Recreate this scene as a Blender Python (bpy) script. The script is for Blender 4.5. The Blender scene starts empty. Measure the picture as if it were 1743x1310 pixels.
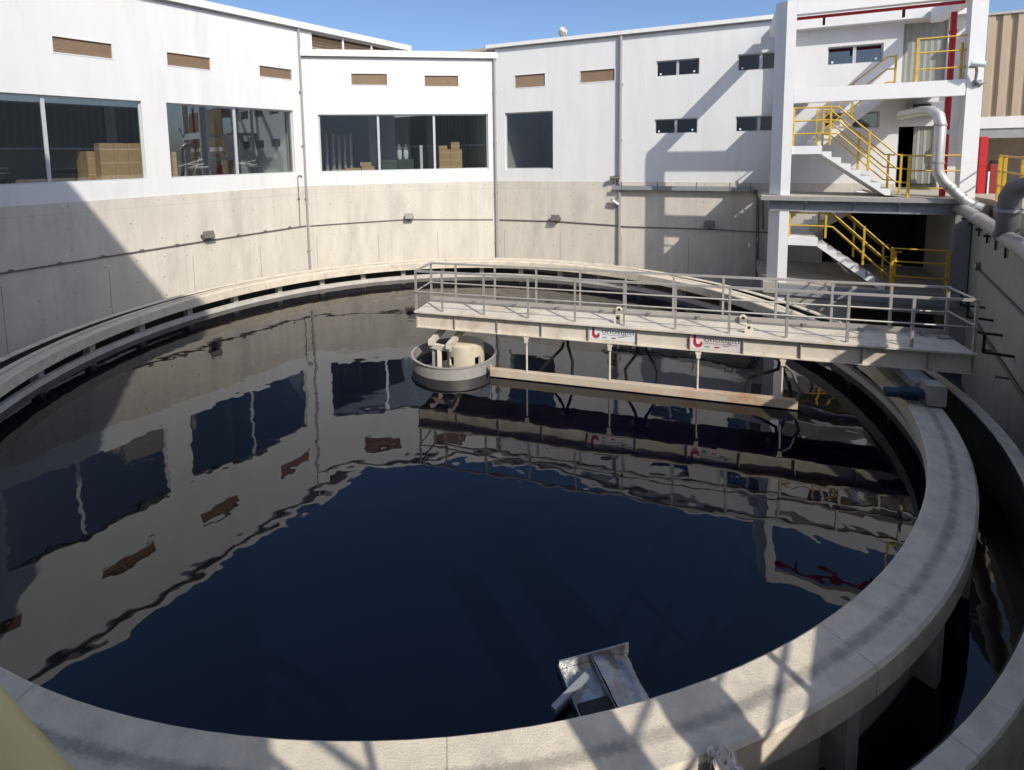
import bpy, bmesh, math, random
from mathutils import Vector, Matrix, noise
R=math.radians
random.seed(7)
sc=bpy.context.scene
COL=sc.collection
# ---------------------------------------------------------------- camera
cam_d=bpy.data.cameras.new("camera"); cam=bpy.data.objects.new("camera",cam_d); COL.objects.link(cam)
cam_d.sensor_fit='HORIZONTAL'; cam_d.sensor_width=36.0; cam_d.lens=912.477*36/1743
cam_d.shift_x=50.02/1743; cam_d.shift_y=-303.56/1743
cam_d.clip_start=0.05; cam_d.clip_end=3000
p,r=0.0990,-0.0166
rt=Vector((1,0,0)); up=Vector((0,math.sin(p),math.cos(p))); fw=Vector((0,math.cos(p),-math.sin(p)))
a_=math.cos(r)*rt+math.sin(r)*up; b_=-math.sin(r)*rt+math.cos(r)*up
M=Matrix.Identity(4)
for i in range(3):
    M[i][0]=a_[i]; M[i][1]=b_[i]; M[i][2]=-fw[i]
M[0][3],M[1][3],M[2][3]=0,0,4.0
cam.matrix_world=M
sc.camera=cam
# ---------------------------------------------------------------- world and sun
SUN=Vector((-.68,1.402,-1.27)).normalized()
w=bpy.data.worlds.new("World"); sc.world=w; w.use_nodes=True
nt=w.node_tree; bg=nt.nodes['Background']
sky=nt.nodes.new('ShaderNodeTexSky'); sky.sky_type='NISHITA'; sky.sun_disc=False
sky.sun_elevation=math.asin(-SUN.z); sky.sun_rotation=math.atan2(-SUN.x,-SUN.y)
sky.altitude=0; sky.air_density=0.8; sky.dust_density=2.0; sky.ozone_density=4.5
nt.links.new(sky.outputs[0],bg.inputs[0]); bg.inputs[1].default_value=0.14
sl=bpy.data.lights.new("sun",'SUN'); so=bpy.data.objects.new("sun",sl); COL.objects.link(so)
sl.energy=3.4; sl.angle=R(0.55); sl.color=(1.0,0.945,0.855)
so.rotation_euler=SUN.to_track_quat('-Z','Y').to_euler(); so.location=(20,-40,40)
sc.view_settings.view_transform='Standard'; sc.view_settings.look='None'
sc.view_settings.exposure=0.28; sc.view_settings.gamma=1.0; sc.view_settings.use_curve_mapping=False
sc.cycles.max_bounces=8; sc.cycles.transparent_max_bounces=12
# ---------------------------------------------------------------- materials
def mat(name,col,rough=0.7,metal=0.0,var=0.12,scale=3.0,bump=0.0,bscale=40.0,stretch=None,spec=0.4,dirt=None,dscale=1.2,dlo=.5,dhi=.7):
    m=bpy.data.materials.new(name); m.use_nodes=True; t=m.node_tree; n=t.nodes; L=t.links
    bs=n['Principled BSDF']; bs.inputs['Roughness'].default_value=rough; bs.inputs['Metallic'].default_value=metal
    bs.inputs['Specular IOR Level'].default_value=spec
    tc=n.new('ShaderNodeTexCoord'); mp=n.new('ShaderNodeMapping'); L.new(tc.outputs['Object'],mp.inputs[0])
    if stretch: mp.inputs['Scale'].default_value=stretch
    nz=n.new('ShaderNodeTexNoise'); nz.inputs['Scale'].default_value=scale; nz.inputs['Detail'].default_value=7; nz.inputs['Roughness'].default_value=.62
    L.new(mp.outputs[0],nz.inputs['Vector'])
    cr=n.new('ShaderNodeValToRGB'); L.new(nz.outputs['Fac'],cr.inputs[0])
    lo=[c*(1-var) for c in col]; hi=[min(1,c*(1+var)) for c in col]
    cr.color_ramp.elements[0].position=.3; cr.color_ramp.elements[1].position=.7
    cr.color_ramp.elements[0].color=(*lo,1); cr.color_ramp.elements[1].color=(*hi,1)
    out=cr.outputs[0]
    if dirt:
        n2=n.new('ShaderNodeTexNoise'); n2.inputs['Scale'].default_value=dscale; n2.inputs['Detail'].default_value=8; n2.inputs['Roughness'].default_value=.7
        L.new(mp.outputs[0],n2.inputs['Vector'])
        c2=n.new('ShaderNodeValToRGB'); L.new(n2.outputs['Fac'],c2.inputs[0]); c2.color_ramp.elements[0].position=dlo; c2.color_ramp.elements[1].position=dhi
        mx=n.new('ShaderNodeMix'); mx.data_type='RGBA'; L.new(c2.outputs[0],mx.inputs['Factor']); L.new(out,mx.inputs['A']); mx.inputs['B'].default_value=(*dirt,1)
        out=mx.outputs['Result']
    L.new(out,bs.inputs['Base Color'])
    if bump:
        n3=n.new('ShaderNodeTexNoise'); n3.inputs['Scale'].default_value=bscale; n3.inputs['Detail'].default_value=5
        L.new(tc.outputs['Object'],n3.inputs['Vector'])
        bp=n.new('ShaderNodeBump'); bp.inputs['Strength'].default_value=bump; bp.inputs['Distance'].default_value=.02
        L.new(n3.outputs['Fac'],bp.inputs['Height']); L.new(bp.outputs[0],bs.inputs['Normal'])
    return m
def concrete_wall(name,col,holes=True,dirt=(.42,.40,.355)):
    """cast wall: vertical streaks, blotches, shutter tie holes on a grid in (x,z), panel joints"""
    m=mat(name,col,.85,0,.10,1.6,.25,60,(1,1,.35),.25,dirt,.9,.52,.8)
    t=m.node_tree; n=t.nodes; L=t.links; bs=n['Principled BSDF']
    src=bs.inputs['Base Color'].links[0].from_socket
    tc=[x for x in n if x.type=='TEX_COORD'][0]
    sx=n.new('ShaderNodeSeparateXYZ'); L.new(tc.outputs['Object'],sx.inputs[0])
    def math_(op,a,b=None):
        q=n.new('ShaderNodeMath'); q.operation=op
        for i,v in enumerate((a,b)):
            if v is None: continue
            if isinstance(v,(int,float)): q.inputs[i].default_value=v
            else: L.new(v,q.inputs[i])
        return q.outputs[0]
    jz=n.new('ShaderNodeTexNoise'); jz.inputs['Scale'].default_value=.8; L.new(tc.outputs['Object'],jz.inputs['Vector'])
    jit=math_('MULTIPLY',math_('SUBTRACT',jz.outputs['Fac'],.5),.35)
    def cell(v,per,off,j=None):
        u=math_('ADD',v,off)
        if j is not None: u=math_('ADD',u,j)
        return math_('SUBTRACT',math_('MODULO',math_('ADD',math_('DIVIDE',u,per),200.0),1.0),.5)
    dx=math_('MULTIPLY',cell(sx.outputs['X'],.8,.3,jit),.8); dz=math_('MULTIPLY',cell(sx.outputs['Z'],.62,.1,jit),.62)
    d=math_('SQRT',math_('ADD',math_('MULTIPLY',dx,dx),math_('MULTIPLY',dz,dz)))
    hole=math_('LESS_THAN',d,.022)
    # fewer holes: mask with coarse noise
    hn=n.new('ShaderNodeTexNoise'); hn.inputs['Scale'].default_value=1.1; L.new(tc.outputs['Object'],hn.inputs['Vector'])
    hole=math_('MULTIPLY',hole,math_('GREATER_THAN',hn.outputs['Fac'],.47))
    jx=math_('ABSOLUTE',math_('MULTIPLY',cell(sx.outputs['X'],2.45,.9),2.45))
    joint=math_('LESS_THAN',jx,.011)
    joint=math_('MULTIPLY',joint,math_('LESS_THAN',sx.outputs['Z'],.75))
    hz=math_('LESS_THAN',math_('ABSOLUTE',math_('SUBTRACT',sx.outputs['Z'],2.52)),.006)
    mk=math_('MAXIMUM',math_('MULTIPLY',hole,.75 if holes else 0.0),math_('MULTIPLY',joint,.6))
    mk=math_('MAXIMUM',mk,math_('MULTIPLY',hz,.3))
    # vertical run-off streaks
    mp=n.new('ShaderNodeMapping'); mp.inputs['Scale'].default_value=(5,5,.12); L.new(tc.outputs['Object'],mp.inputs[0])
    st=n.new('ShaderNodeTexNoise'); st.inputs['Scale'].default_value=1.6; st.inputs['Detail'].default_value=6; L.new(mp.outputs[0],st.inputs['Vector'])
    sr=n.new('ShaderNodeMapRange'); sr.inputs['From Min'].default_value=.52; sr.inputs['From Max'].default_value=.8; sr.inputs['To Max'].default_value=.17
    L.new(st.outputs['Fac'],sr.inputs['Value'])
    mk=math_('MAXIMUM',mk,sr.outputs[0])
    mx=n.new('ShaderNodeMix'); mx.data_type='RGBA'; L.new(mk,mx.inputs['Factor']); L.new(src,mx.inputs['A']); mx.inputs['B'].default_value=(.17,.155,.13,1)
    L.new(mx.outputs['Result'],bs.inputs['Base Color'])
    return m
def ring_mat(name,col):
    m=mat(name,col,.85,0,.13,5,.35,70,None,.25,(.42,.39,.345),2.2,.5,.75)
    t=m.node_tree; n=t.nodes; L=t.links; bs=n['Principled BSDF']
    src=bs.inputs['Base Color'].links[0].from_socket
    tc=[x for x in n if x.type=='TEX_COORD'][0]
    sx=n.new('ShaderNodeSeparateXYZ'); L.new(tc.outputs['Object'],sx.inputs[0])
    cx=n.new('ShaderNodeCombineXYZ'); L.new(sx.outputs[0],cx.inputs[0]); L.new(sx.outputs[1],cx.inputs[1])
    ln=n.new('ShaderNodeVectorMath'); ln.operation='LENGTH'; L.new(cx.outputs[0],ln.inputs[0])
    wob=n.new('ShaderNodeTexNoise'); wob.inputs['Scale'].default_value=24; wob.inputs['Detail'].default_value=6; L.new(tc.outputs['Object'],wob.inputs['Vector'])
    ab=n.new('ShaderNodeMath'); ab.operation='SUBTRACT'; L.new(ln.outputs['Value'],ab.inputs[0]); ab.inputs[1].default_value=8.475
    a2=n.new('ShaderNodeMath'); a2.operation='ABSOLUTE'; L.new(ab.outputs[0],a2.inputs[0])
    a3=n.new('ShaderNodeMath'); a3.operation='MULTIPLY_ADD'; L.new(wob.outputs['Fac'],a3.inputs[0]); a3.inputs[1].default_value=.07; L.new(a2.outputs[0],a3.inputs[2])
    mr=n.new('ShaderNodeMapRange'); mr.inputs['From Min'].default_value=.055; mr.inputs['From Max'].default_value=.095; mr.inputs['To Min'].default_value=.55; mr.inputs['To Max'].default_value=0
    L.new(a3.outputs[0],mr.inputs['Value'])
    pn=n.new('ShaderNodeTexNoise'); pn.inputs['Scale'].default_value=5.5; pn.inputs['Detail'].default_value=9; L.new(tc.outputs['Object'],pn.inputs['Vector'])
    pr=n.new('ShaderNodeMapRange'); pr.inputs['From Min'].default_value=.36; pr.inputs['From Max'].default_value=.62; pr.inputs['To Min'].default_value=.55
    L.new(pn.outputs['Fac'],pr.inputs['Value'])
    mm=n.new('ShaderNodeMath'); mm.operation='MULTIPLY'; L.new(mr.outputs[0],mm.inputs[0]); L.new(pr.outputs[0],mm.inputs[1])
    mx=n.new('ShaderNodeMix'); mx.data_type='RGBA'; L.new(mm.outputs[0],mx.inputs['Factor']); L.new(src,mx.inputs['A']); mx.inputs['B'].default_value=(.10,.10,.10,1)
    # casting joints every 22.5 degrees round the ring
    at=n.new('ShaderNodeMath'); at.operation='ARCTAN2'; L.new(sx.outputs[1],at.inputs[0]); L.new(sx.outputs[0],at.inputs[1])
    dv=n.new('ShaderNodeMath'); dv.operation='MULTIPLY_ADD'; L.new(at.outputs[0],dv.inputs[0]); dv.inputs[1].default_value=8/math.pi; dv.inputs[2].default_value=100.33
    fr=n.new('ShaderNodeMath'); fr.operation='FRACT'; L.new(dv.outputs[0],fr.inputs[0])
    fs=n.new('ShaderNodeMath'); fs.operation='SUBTRACT'; L.new(fr.outputs[0],fs.inputs[0]); fs.inputs[1].default_value=.5
    fa=n.new('ShaderNodeMath'); fa.operation='ABSOLUTE'; L.new(fs.outputs[0],fa.inputs[0])
    wv=n.new('ShaderNodeMath'); wv.operation='MULTIPLY_ADD'; L.new(wob.outputs['Fac'],wv.inputs[0]); wv.inputs[1].default_value=.004; L.new(fa.outputs[0],wv.inputs[2])
    jn=n.new('ShaderNodeMath'); jn.operation='LESS_THAN'; L.new(wv.outputs[0],jn.inputs[0]); jn.inputs[1].default_value=.0038
    js=n.new('ShaderNodeMath'); js.operation='MULTIPLY'; L.new(jn.outputs[0],js.inputs[0]); js.inputs[1].default_value=.4
    m2=n.new('ShaderNodeMix'); m2.data_type='RGBA'; L.new(js.outputs[0],m2.inputs['Factor']); L.new(mx.outputs['Result'],m2.inputs['A']); m2.inputs['B'].default_value=(.09,.085,.08,1)
    L.new(m2.outputs['Result'],bs.inputs['Base Color'])
    return m
def water_mat(name):
    m=bpy.data.materials.new(name); m.use_nodes=True; t=m.node_tree; n=t.nodes; L=t.links
    bs=n['Principled BSDF']; bs.inputs['Base Color'].default_value=(.0006,.0012,.0050,1); bs.inputs['Roughness'].default_value=.012
    bs.inputs['IOR'].default_value=1.5; bs.inputs['Specular IOR Level'].default_value=.5
    tc=n.new('ShaderNodeTexCoord')
    n1=n.new('ShaderNodeTexNoise'); n1.inputs['Scale'].default_value=1.7; n1.inputs['Detail'].default_value=2; n1.inputs['Roughness'].default_value=.45
    n2=n.new('ShaderNodeTexNoise'); n2.inputs['Scale'].default_value=.5; n2.inputs['Detail'].default_value=1
    L.new(tc.outputs['Object'],n1.inputs['Vector']); L.new(tc.outputs['Object'],n2.inputs['Vector'])
    ad=n.new('ShaderNodeMath'); ad.operation='MULTIPLY_ADD'; L.new(n2.outputs['Fac'],ad.inputs[0]); ad.inputs[1].default_value=2.0; L.new(n1.outputs['Fac'],ad.inputs[2])
    bp=n.new('ShaderNodeBump'); bp.inputs['Strength'].default_value=.5; bp.inputs['Distance'].default_value=.0095
    L.new(ad.outputs[0],bp.inputs['Height']); L.new(bp.outputs[0],bs.inputs['Normal'])
    return m
def glass_mat(name,tint=(.88,.90,.89)):
    m=bpy.data.materials.new(name); m.use_nodes=True; t=m.node_tree; n=t.nodes; L=t.links
    n.remove(n['Principled BSDF']); o=n['Material Output']
    tr=n.new('ShaderNodeBsdfTransparent'); tr.inputs[0].default_value=(*tint,1)
    gl=n.new('ShaderNodeBsdfGlossy'); gl.inputs['Roughness'].default_value=.01; gl.inputs['Color'].default_value=(.9,.95,1,1)
    lw=n.new('ShaderNodeLayerWeight'); lw.inputs['Blend'].default_value=.5
    pw=n.new('ShaderNodeMath'); pw.operation='POWER'; L.new(lw.outputs['Facing'],pw.inputs[0]); pw.inputs[1].default_value=4.0
    fr=n.new('ShaderNodeMath'); fr.operation='MULTIPLY_ADD'; L.new(pw.outputs[0],fr.inputs[0]); fr.inputs[1].default_value=.8; fr.inputs[2].default_value=.125
    mx=n.new('ShaderNodeMixShader'); L.new(fr.outputs[0],mx.inputs[0]); L.new(tr.outputs[0],mx.inputs[1]); L.new(gl.outputs[0],mx.inputs[2])
    L.new(mx.outputs[0],o.inputs[0]); return m
MT=dict(
 white=mat('white_wall_paint',(.70,.70,.69),.75,0,.04,1.3,.14,30,(1.6,1.6,.22),.3,(.575,.57,.55),.9,.54,.86),
 fascia=mat('fascia_paint',(.74,.73,.70),.6,0,.05,4,0,30,(1,1,1),.3,(.5,.48,.44),2.5,.58,.85),
 conc=concrete_wall('pit_concrete',(.60,.56,.485)),
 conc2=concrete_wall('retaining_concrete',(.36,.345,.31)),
 ring=ring_mat('track_concrete',(.66,.58,.455)),
 wet_shade=mat('wet_shaded_concrete',(.022,.022,.021),.5,0,.3,4),  # wet stain and the gap's shade together in one near-black
 weir=mat('weir_concrete',(.52,.49,.44),.8,0,.15,4,.2,50),
 slab=mat('floor_concrete',(.42,.385,.33),.9,0,.12,2.5,.2,60,None,.2,(.3,.27,.23),1.0,.5,.75),
 dark=mat('basement_shade',(.09,.09,.088),.9,0,.2,3),  # shade of the deep opening put into the wall colour
 floor=mat('pit_floor_concrete',(.16,.15,.14),.9,0,.2,2,.2,50),
 water=water_mat('dark_water'),
 glass=glass_mat('window_glass'),
 dglass=glass_mat('dark_window_glass',(.45,.47,.47)),
 alu=mat('aluminium_frame',(.55,.56,.56),.4,.3,.05,8),
 louver=mat('brown_louver_slats',(.66,.50,.345),.7,0,.12,6,0,30,(6,1,1)),
 pipe=mat('grey_downpipe',(.33,.31,.31),.5,.1,.06,5),
 conduit=mat('dark_conduit',(.16,.145,.13),.5,.3,.1,9),
 inner=mat('hall_interior_plaster',(.48,.49,.48),.9,0,.1,1),
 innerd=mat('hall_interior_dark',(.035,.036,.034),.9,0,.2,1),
 carton=mat('brown_cardboard',(.47,.31,.165),.85,0,.10,5),
 tape=mat('pale_carton_tape',(.6,.47,.3),.6,0,.05,5),
 steel=mat('weathered_bridge_steel',(.64,.58,.485),.65,.05,.10,3,.08,60,None,.35,(.36,.27,.19),1.7,.52,.78),
 galv=mat('galvanised_steel',(.40,.38,.35),.5,.35,.1,9),
 dsteel=mat('dark_grey_pipe',(.13,.135,.14),.55,.2,.08,4),
 gsteel=mat('grey_steel_beam',(.30,.31,.32),.5,.2,.08,4),
 towerw=mat('white_tower_paint',(.78,.78,.77),.7,0,.03,2,.05,40,None,.3,(.68,.68,.65),1.3,.58,.85),
 step=mat('stair_concrete',(.46,.44,.42),.85,0,.1,5),
 yellow=mat('yellow_rail_paint',(.62,.40,.035),.45,0,.1,7,0,30,None,.45,(.34,.20,.05),9,.52,.74),
 red=mat('red_pipe_paint',(.50,.022,.028),.4,0,.1,6),
 darkred=mat('dark_red_paint',(.25,.03,.025),.5,0,.1,6),
 silver=mat('silver_duct',(.60,.59,.55),.38,.55,.06,5),
 blackm=mat('black_metal',(.022,.022,.022),.5,.2,.2,6),
 blue=mat('blue_motor_paint',(.018,.033,.075),.45,0,.15,6),
 cream=mat('cream_drum_paint',(.56,.50,.38),.7,0,.08,4,.05,40,None,.3,(.42,.36,.25),3,.58,.8),
 rust=mat('rusty_board',(.50,.43,.34),.8,0,.14,2.5,.1,60,(.6,1,1),.25,(.36,.20,.10),1.3,.47,.70),
 stain=mat('stainless_plate',(.36,.36,.355),.33,.75,.35,5,.8,12),
 corr=mat('beige_corrugated_sheet',(.42,.345,.25),.6,.05,.08,3,0,30,(3,3,.4),.3,(.3,.23,.16),1.5,.52,.8),
 block=mat('beige_blockwork',(.42,.36,.28),.9,0,.15,4,.1,40),
 curtain=mat('grey_green_shutter',(.30,.305,.27),.6,0,.06,4),
 sign=mat('white_sign_sheet',(.68,.69,.70),.35,0,.03,4),
 ink=mat('grey_sign_ink',(.10,.10,.11),.5,0,.05,4),
 inkr=mat('red_sign_ink',(.38,.02,.035),.5,0,.05,4),
 inkg=mat('green_sign_ink',(.10,.30,.16),.5,0,.05,4),
 inkp=mat('pink_sign_sheet',(.80,.62,.62),.4,0,.03,4),
 faded=mat('faded_pinkish_sign',(.60,.55,.53),.4,0,.06,6),
 yrail=mat('worn_pale_yellow',(.62,.48,.19),.55,0,.08,9,0,30,None,.3,(.45,.34,.16),14,.5,.8),
 post=mat('post_concrete',(.40,.38,.34),.85,0,.15,4),
 cloth=mat('crumpled_pale_sheet',(.66,.60,.53),.8,0,.10,9),
 yard=mat('yard_paving',(.43,.36,.30),.9,0,.1,1.5,.1,40),
 lampg=mat('lamp_lens',(.72,.74,.72),.25,0,.05,4),
 roof=mat('roof_sheet',(.45,.44,.42),.6,.1,.06,3),
 green=mat('dark_green_cabinet',(.05,.075,.07),.5,0,.1,3),
 bottle=mat('white_plastic',(.7,.78,.78),.4,0,.05,5),
)
# ---------------------------------------------------------------- helpers
class Frame:
    def __init__(s,x,y,ang): s.o=Vector((x,y,0)); s.a=ang
    def w(s,v): return s.o+Matrix.Rotation(s.a,3,'Z')@Vector(v)
WORLD=Frame(0,0,0)
BASE={}
class MB:
    def __init__(s): s.v=[]; s.f=[]; s.sm=[]
    def add(s,vs,fs,sm=False):
        o=len(s.v); s.v+= [tuple(x) for x in vs]; s.f+=[tuple(i+o for i in f) for f in fs]; s.sm+=[sm]*len(fs); return s
    def box(s,x0,x1,y0,y1,z0,z1):
        return s.add([(x0,y0,z0),(x1,y0,z0),(x1,y1,z0),(x0,y1,z0),(x0,y0,z1),(x1,y0,z1),(x1,y1,z1),(x0,y1,z1)],
          [(0,3,2,1),(4,5,6,7),(0,1,5,4),(1,2,6,5),(2,3,7,6),(3,0,4,7)])
    def cbox(s,c,d,rz=0,ry=0,rx=0):
        m=Matrix.Rotation(rz,3,'Z')@Matrix.Rotation(ry,3,'Y')@Matrix.Rotation(rx,3,'X'); vs=[]
        for z in (-1,1):
            for (x,y) in ((-1,-1),(1,-1),(1,1),(-1,1)):
                vs.append(Vector(c)+m@Vector((x*d[0]/2,y*d[1]/2,z*d[2]/2)))
        return s.add(vs,[(0,3,2,1),(4,5,6,7),(0,1,5,4),(1,2,6,5),(2,3,7,6),(3,0,4,7)])
    def prism(s,poly,axis,a,b):
        """poly: 2d points; axis 'y': (x,z) extruded along y; 'z': (x,y) extruded along z; 'x': (y,z)"""
        n=len(poly)
        f={'y':lambda q,t:(q[0],t,q[1]),'z':lambda q,t:(q[0],q[1],t),'x':lambda q,t:(t,q[0],q[1])}[axis]
        vs=[f(q,a) for q in poly]+[f(q,b) for q in poly]
        fs=[tuple(range(n)),tuple(range(2*n-1,n-1,-1))]+[(i,i+n,(i+1)%n+n,(i+1)%n) for i in range(n)]
        return s.add(vs,fs)
    def tube(s,pts,rad,n=10,caps=True):
        P=[Vector(q) for q in pts]; rings=[]; prev=None
        for i,q in enumerate(P):
            t=((P[i]-P[i-1]).normalized() if i else Vector()) + ((P[i+1]-P[i]).normalized() if i<len(P)-1 else Vector())
            t.normalize()
            if prev is None: u=t.orthogonal().normalized()
            else:
                u=prev-t*prev.dot(t)
                u=u.normalized() if u.length>1e-6 else t.orthogonal().normalized()
            prev=u; v=t.cross(u)
            k=1.0
            if 0<i<len(P)-1:
                c=(P[i]-P[i-1]).normalized().dot((P[i+1]-P[i]).normalized()); k=1/max(.5,math.sqrt((1+c)/2))
            rr=rad[i] if isinstance(rad,(list,tuple)) else rad
            rings.append([q+(u*math.cos(2*math.pi*j/n)+v*math.sin(2*math.pi*j/n))*rr*(1 if k==1 else (1+(k-1)*.5)) for j in range(n)])
        vs=[x for g in rings for x in g]; fs=[]
        for i in range(len(P)-1):
            for j in range(n): fs.append((i*n+j,i*n+(j+1)%n,(i+1)*n+(j+1)%n,(i+1)*n+j))
        s.add(vs,fs,True)
        if caps: s.add(rings[0],[tuple(range(n-1,-1,-1))]); s.add(rings[-1],[tuple(range(n))])
        return s
    def cyl(s,c,rad,h,n=24): return s.tube([c,(c[0],c[1],c[2]+h)],rad,n)
    def rev(s,prof,n=160,a0=0,a1=360,c=(0,0),smooth=True,closed=True):
        """revolve closed profile of (r,z)"""
        full=abs(a1-a0)>=359.9; m=len(prof); N=n if full else n+1
        vs=[]
        for i in range(N):
            a=R(a0+(a1-a0)*i/n)
            for (rr,z) in prof: vs.append((c[0]+rr*math.cos(a),c[1]+rr*math.sin(a),z))
        fs=[]
        for i in range(n):
            i2=(i+1)%N
            for j in range(m if closed else m-1):
                j2=(j+1)%m; fs.append((i*m+j,i2*m+j,i2*m+j2,i*m+j2))
        s.add(vs,fs,False)
        return s
    def wall(s,x0,x1,z0,z1,yf,yb,ops):
        xs=sorted({x0,x1}|{v for o in ops for v in o[:2] if x0<v<x1}); zs=sorted({z0,z1}|{v for o in ops for v in o[2:] if z0<v<z1})
        def solid(xa,xb,za,zb):
            xm,zm=(xa+xb)/2,(za+zb)/2
            return not any(o[0]<xm<o[1] and o[2]<zm<o[3] for o in ops)
        q=lambda a,b,c,d: s.add([a,b,c,d],[(0,1,2,3)])
        for i in range(len(xs)-1):
            for j in range(len(zs)-1):
                xa,xb,za,zb=xs[i],xs[i+1],zs[j],zs[j+1]
                if not solid(xa,xb,za,zb): continue
                q((xa,yf,za),(xb,yf,za),(xb,yf,zb),(xa,yf,zb)); q((xa,yb,za),(xa,yb,zb),(xb,yb,zb),(xb,yb,za))
        for o in list(ops)+[None]:
            xa,xb,za,zb=(o if o else (x0,x1,z0,z1))
            xa,xb,za,zb=max(xa,x0),min(xb,x1),max(za,z0),min(zb,z1)
            q((xa,yf,za),(xa,yb,za),(xa,yb,zb),(xa,yf,zb)); q((xb,yf,za),(xb,yf,zb),(xb,yb,zb),(xb,yb,za))
            q((xa,yf,za),(xb,yf,za),(xb,yb,za),(xa,yb,za)); q((xa,yf,zb),(xa,yb,zb),(xb,yb,zb),(xb,yf,zb))
        return s
def mesh_of(mb,name,base,flat=False):
    me=bpy.data.meshes.new(name); bx,by,bz=base
    me.from_pydata([(x-bx,y-by,z-bz) for x,y,z in mb.v],[],mb.f); me.update()
    me.polygons.foreach_set('use_smooth',mb.sm)
    bm=bmesh.new(); bm.from_mesh(me); bmesh.ops.recalc_face_normals(bm,faces=bm.faces); bm.to_mesh(me); bm.free()
    return me
def tag(o,label=None,cat=None,group=None,kind=None):
    if label: o['label']=label
    if cat: o['category']=cat
    if group: o['group']=group
    if kind: o['kind']=kind
    return o
def thing(name,label,cat,fr,base=(0,0,0),group=None):
    o=bpy.data.objects.new(name,None); o.empty_display_size=.2; COL.objects.link(o)
    o.location=fr.w(base); o.rotation_euler=(0,0,fr.a); BASE[o.name]=base
    return tag(o,label,cat,group)
def part(name,mb,m,parent,label=None,bevel=0):
    base=BASE[parent.name]
    o=bpy.data.objects.new(name,mesh_of(mb,name,base)); COL.objects.link(o); o.parent=parent; BASE[o.name]=base
    o.data.materials.append(MT[m] if isinstance(m,str) else m)
    if bevel: bv(o,bevel)
    return tag(o,label)
def single(name,label,cat,fr,base,mb,m,group=None,kind=None,bevel=0):
    o=bpy.data.objects.new(name,mesh_of(mb,name,base)); COL.objects.link(o)
    o.location=fr.w(base); o.rotation_euler=(0,0,fr.a); BASE[o.name]=base
    o.data.materials.append(MT[m]); 
    if bevel: bv(o,bevel)
    return tag(o,label,cat,group,kind)
def bv(o,wd):
    b=o.modifiers.new('bevel','BEVEL'); b.width=wd; b.segments=2; b.limit_method='ANGLE'; b.angle_limit=R(40)
def copy_tree(o,loc,rz=None,label=None):
    c=o.copy(); COL.objects.link(c); c.location=loc
    if rz is not None: c.rotation_euler=(0,0,rz)
    if label: c['label']=label
    for ch in o.children:
        d=ch.copy(); COL.objects.link(d); d.parent=c
        for g in ch.children:
            e=g.copy(); COL.objects.link(e); e.parent=d
    return c
# frames ---------------------------------------------------------
CX,CY=-.857,11.537
aL=math.atan2(.81,.587); P1=(-7.06,21.42)
P3=(.62,22.78); aC=math.atan2(P3[1]-P1[1],P3[0]-P1[0]); LC=math.hypot(P3[1]-P1[1],P3[0]-P1[0])
aR=math.atan2(-.41,.912)
FL=Frame(*P1,aL); FC=Frame(*P1,aC); FRt=Frame(*P3,aR)
K=(8.316,15.447); FT=Frame(*K,aR)
W0=FT.w((4.6,0,0)); FW=Frame(W0.x,W0.y,aL)
FB=Frame(CX,CY,R(-17)); FK=Frame(CX,CY,0)
NC=Vector((1.25,-2.4,0)); aN=math.atan2(.6,-.8); FN=Frame(NC.x,NC.y,aN)   # near building, local x runs left, local y = away from pit
# ================================================================ ground and water
def poly_hole(name,outer,inner,z,m,kind='structure'):
    bm=bmesh.new(); es=[]
    for lp in (outer,inner):
        vs=[bm.verts.new((x,y,z)) for x,y in lp]
        for i in range(len(vs)): es.append(bm.edges.new((vs[i],vs[(i+1)%len(vs)])))
    bmesh.ops.triangle_fill(bm,use_beauty=True,use_dissolve=False,edges=es)
    for f in bm.faces:
        if f.normal.z<0: f.normal_flip()
    me=bpy.data.meshes.new(name); bm.to_mesh(me); bm.free()
    o=bpy.data.objects.new(name,me); COL.objects.link(o); me.materials.append(MT[m]); return tag(o,kind=kind)
f2=lambda v:(v.x,v.y)
def isect(a,b,c,d):
    r1=b-a; r2=d-c; t=((c.x-a.x)*r2.y-(c.y-a.y)*r2.x)/(r1.x*r2.y-r1.y*r2.x); return a+r1*t
XN=isect(FL.w((0,.15,0)),FL.w((-10,.15,0)),FN.w((0,0,0)),FN.w((10,0,0)))
pit=[f2(FL.w((0,.15,0))),f2(FRt.w((0,.15,0))),f2(FRt.w((14.75,.15,0))),f2(FW.w((0,-.15,0))),f2(FW.w((-19.0,-.15,0))),f2(NC),f2(FN.w((12,0,0))),f2(XN)]
poly_hole('ground',[(-600,-600),(600,-600),(600,600),(-600,600)],pit,2.13,'yard')
yd=[f2(FW.w((.25,-.36,0))),f2(FW.w((-6.5,-.36,0))),f2(FW.w((-6.5,-12,0))),f2(FRt.w((27,-3,0))),f2(FRt.w((27,6,0))),f2(FRt.w((14.95,6,0))),f2(FRt.w((14.72,.1,0)))]
single('yard_platform',None,None,WORLD,(0,0,0),MB().prism(yd,'z',2.14,2.62),'yard',kind='structure')
circ=lambda rr,n=96:[(CX+rr*math.cos(2*math.pi*i/n),CY+rr*math.sin(2*math.pi*i/n)) for i in range(n)]
pit_in=[(CX+14.6*math.cos(a),CY+14.6*math.sin(a)) for a in [2*math.pi*i/24 for i in range(24)]]
poly_hole('pit_floor',pit_in,circ(9.25),-2.2,'floor')
single('water',None,None,FK,(0,0,-.637),MB().rev([(0.0,-.637),(8.40,-.637)],128,closed=False),'water',kind='structure')
single('channel_water',None,None,FK,(0,0,-.88),MB().rev([(8.5,-.88),(9.15,-.88)],128,closed=False),'water',kind='structure')
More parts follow.
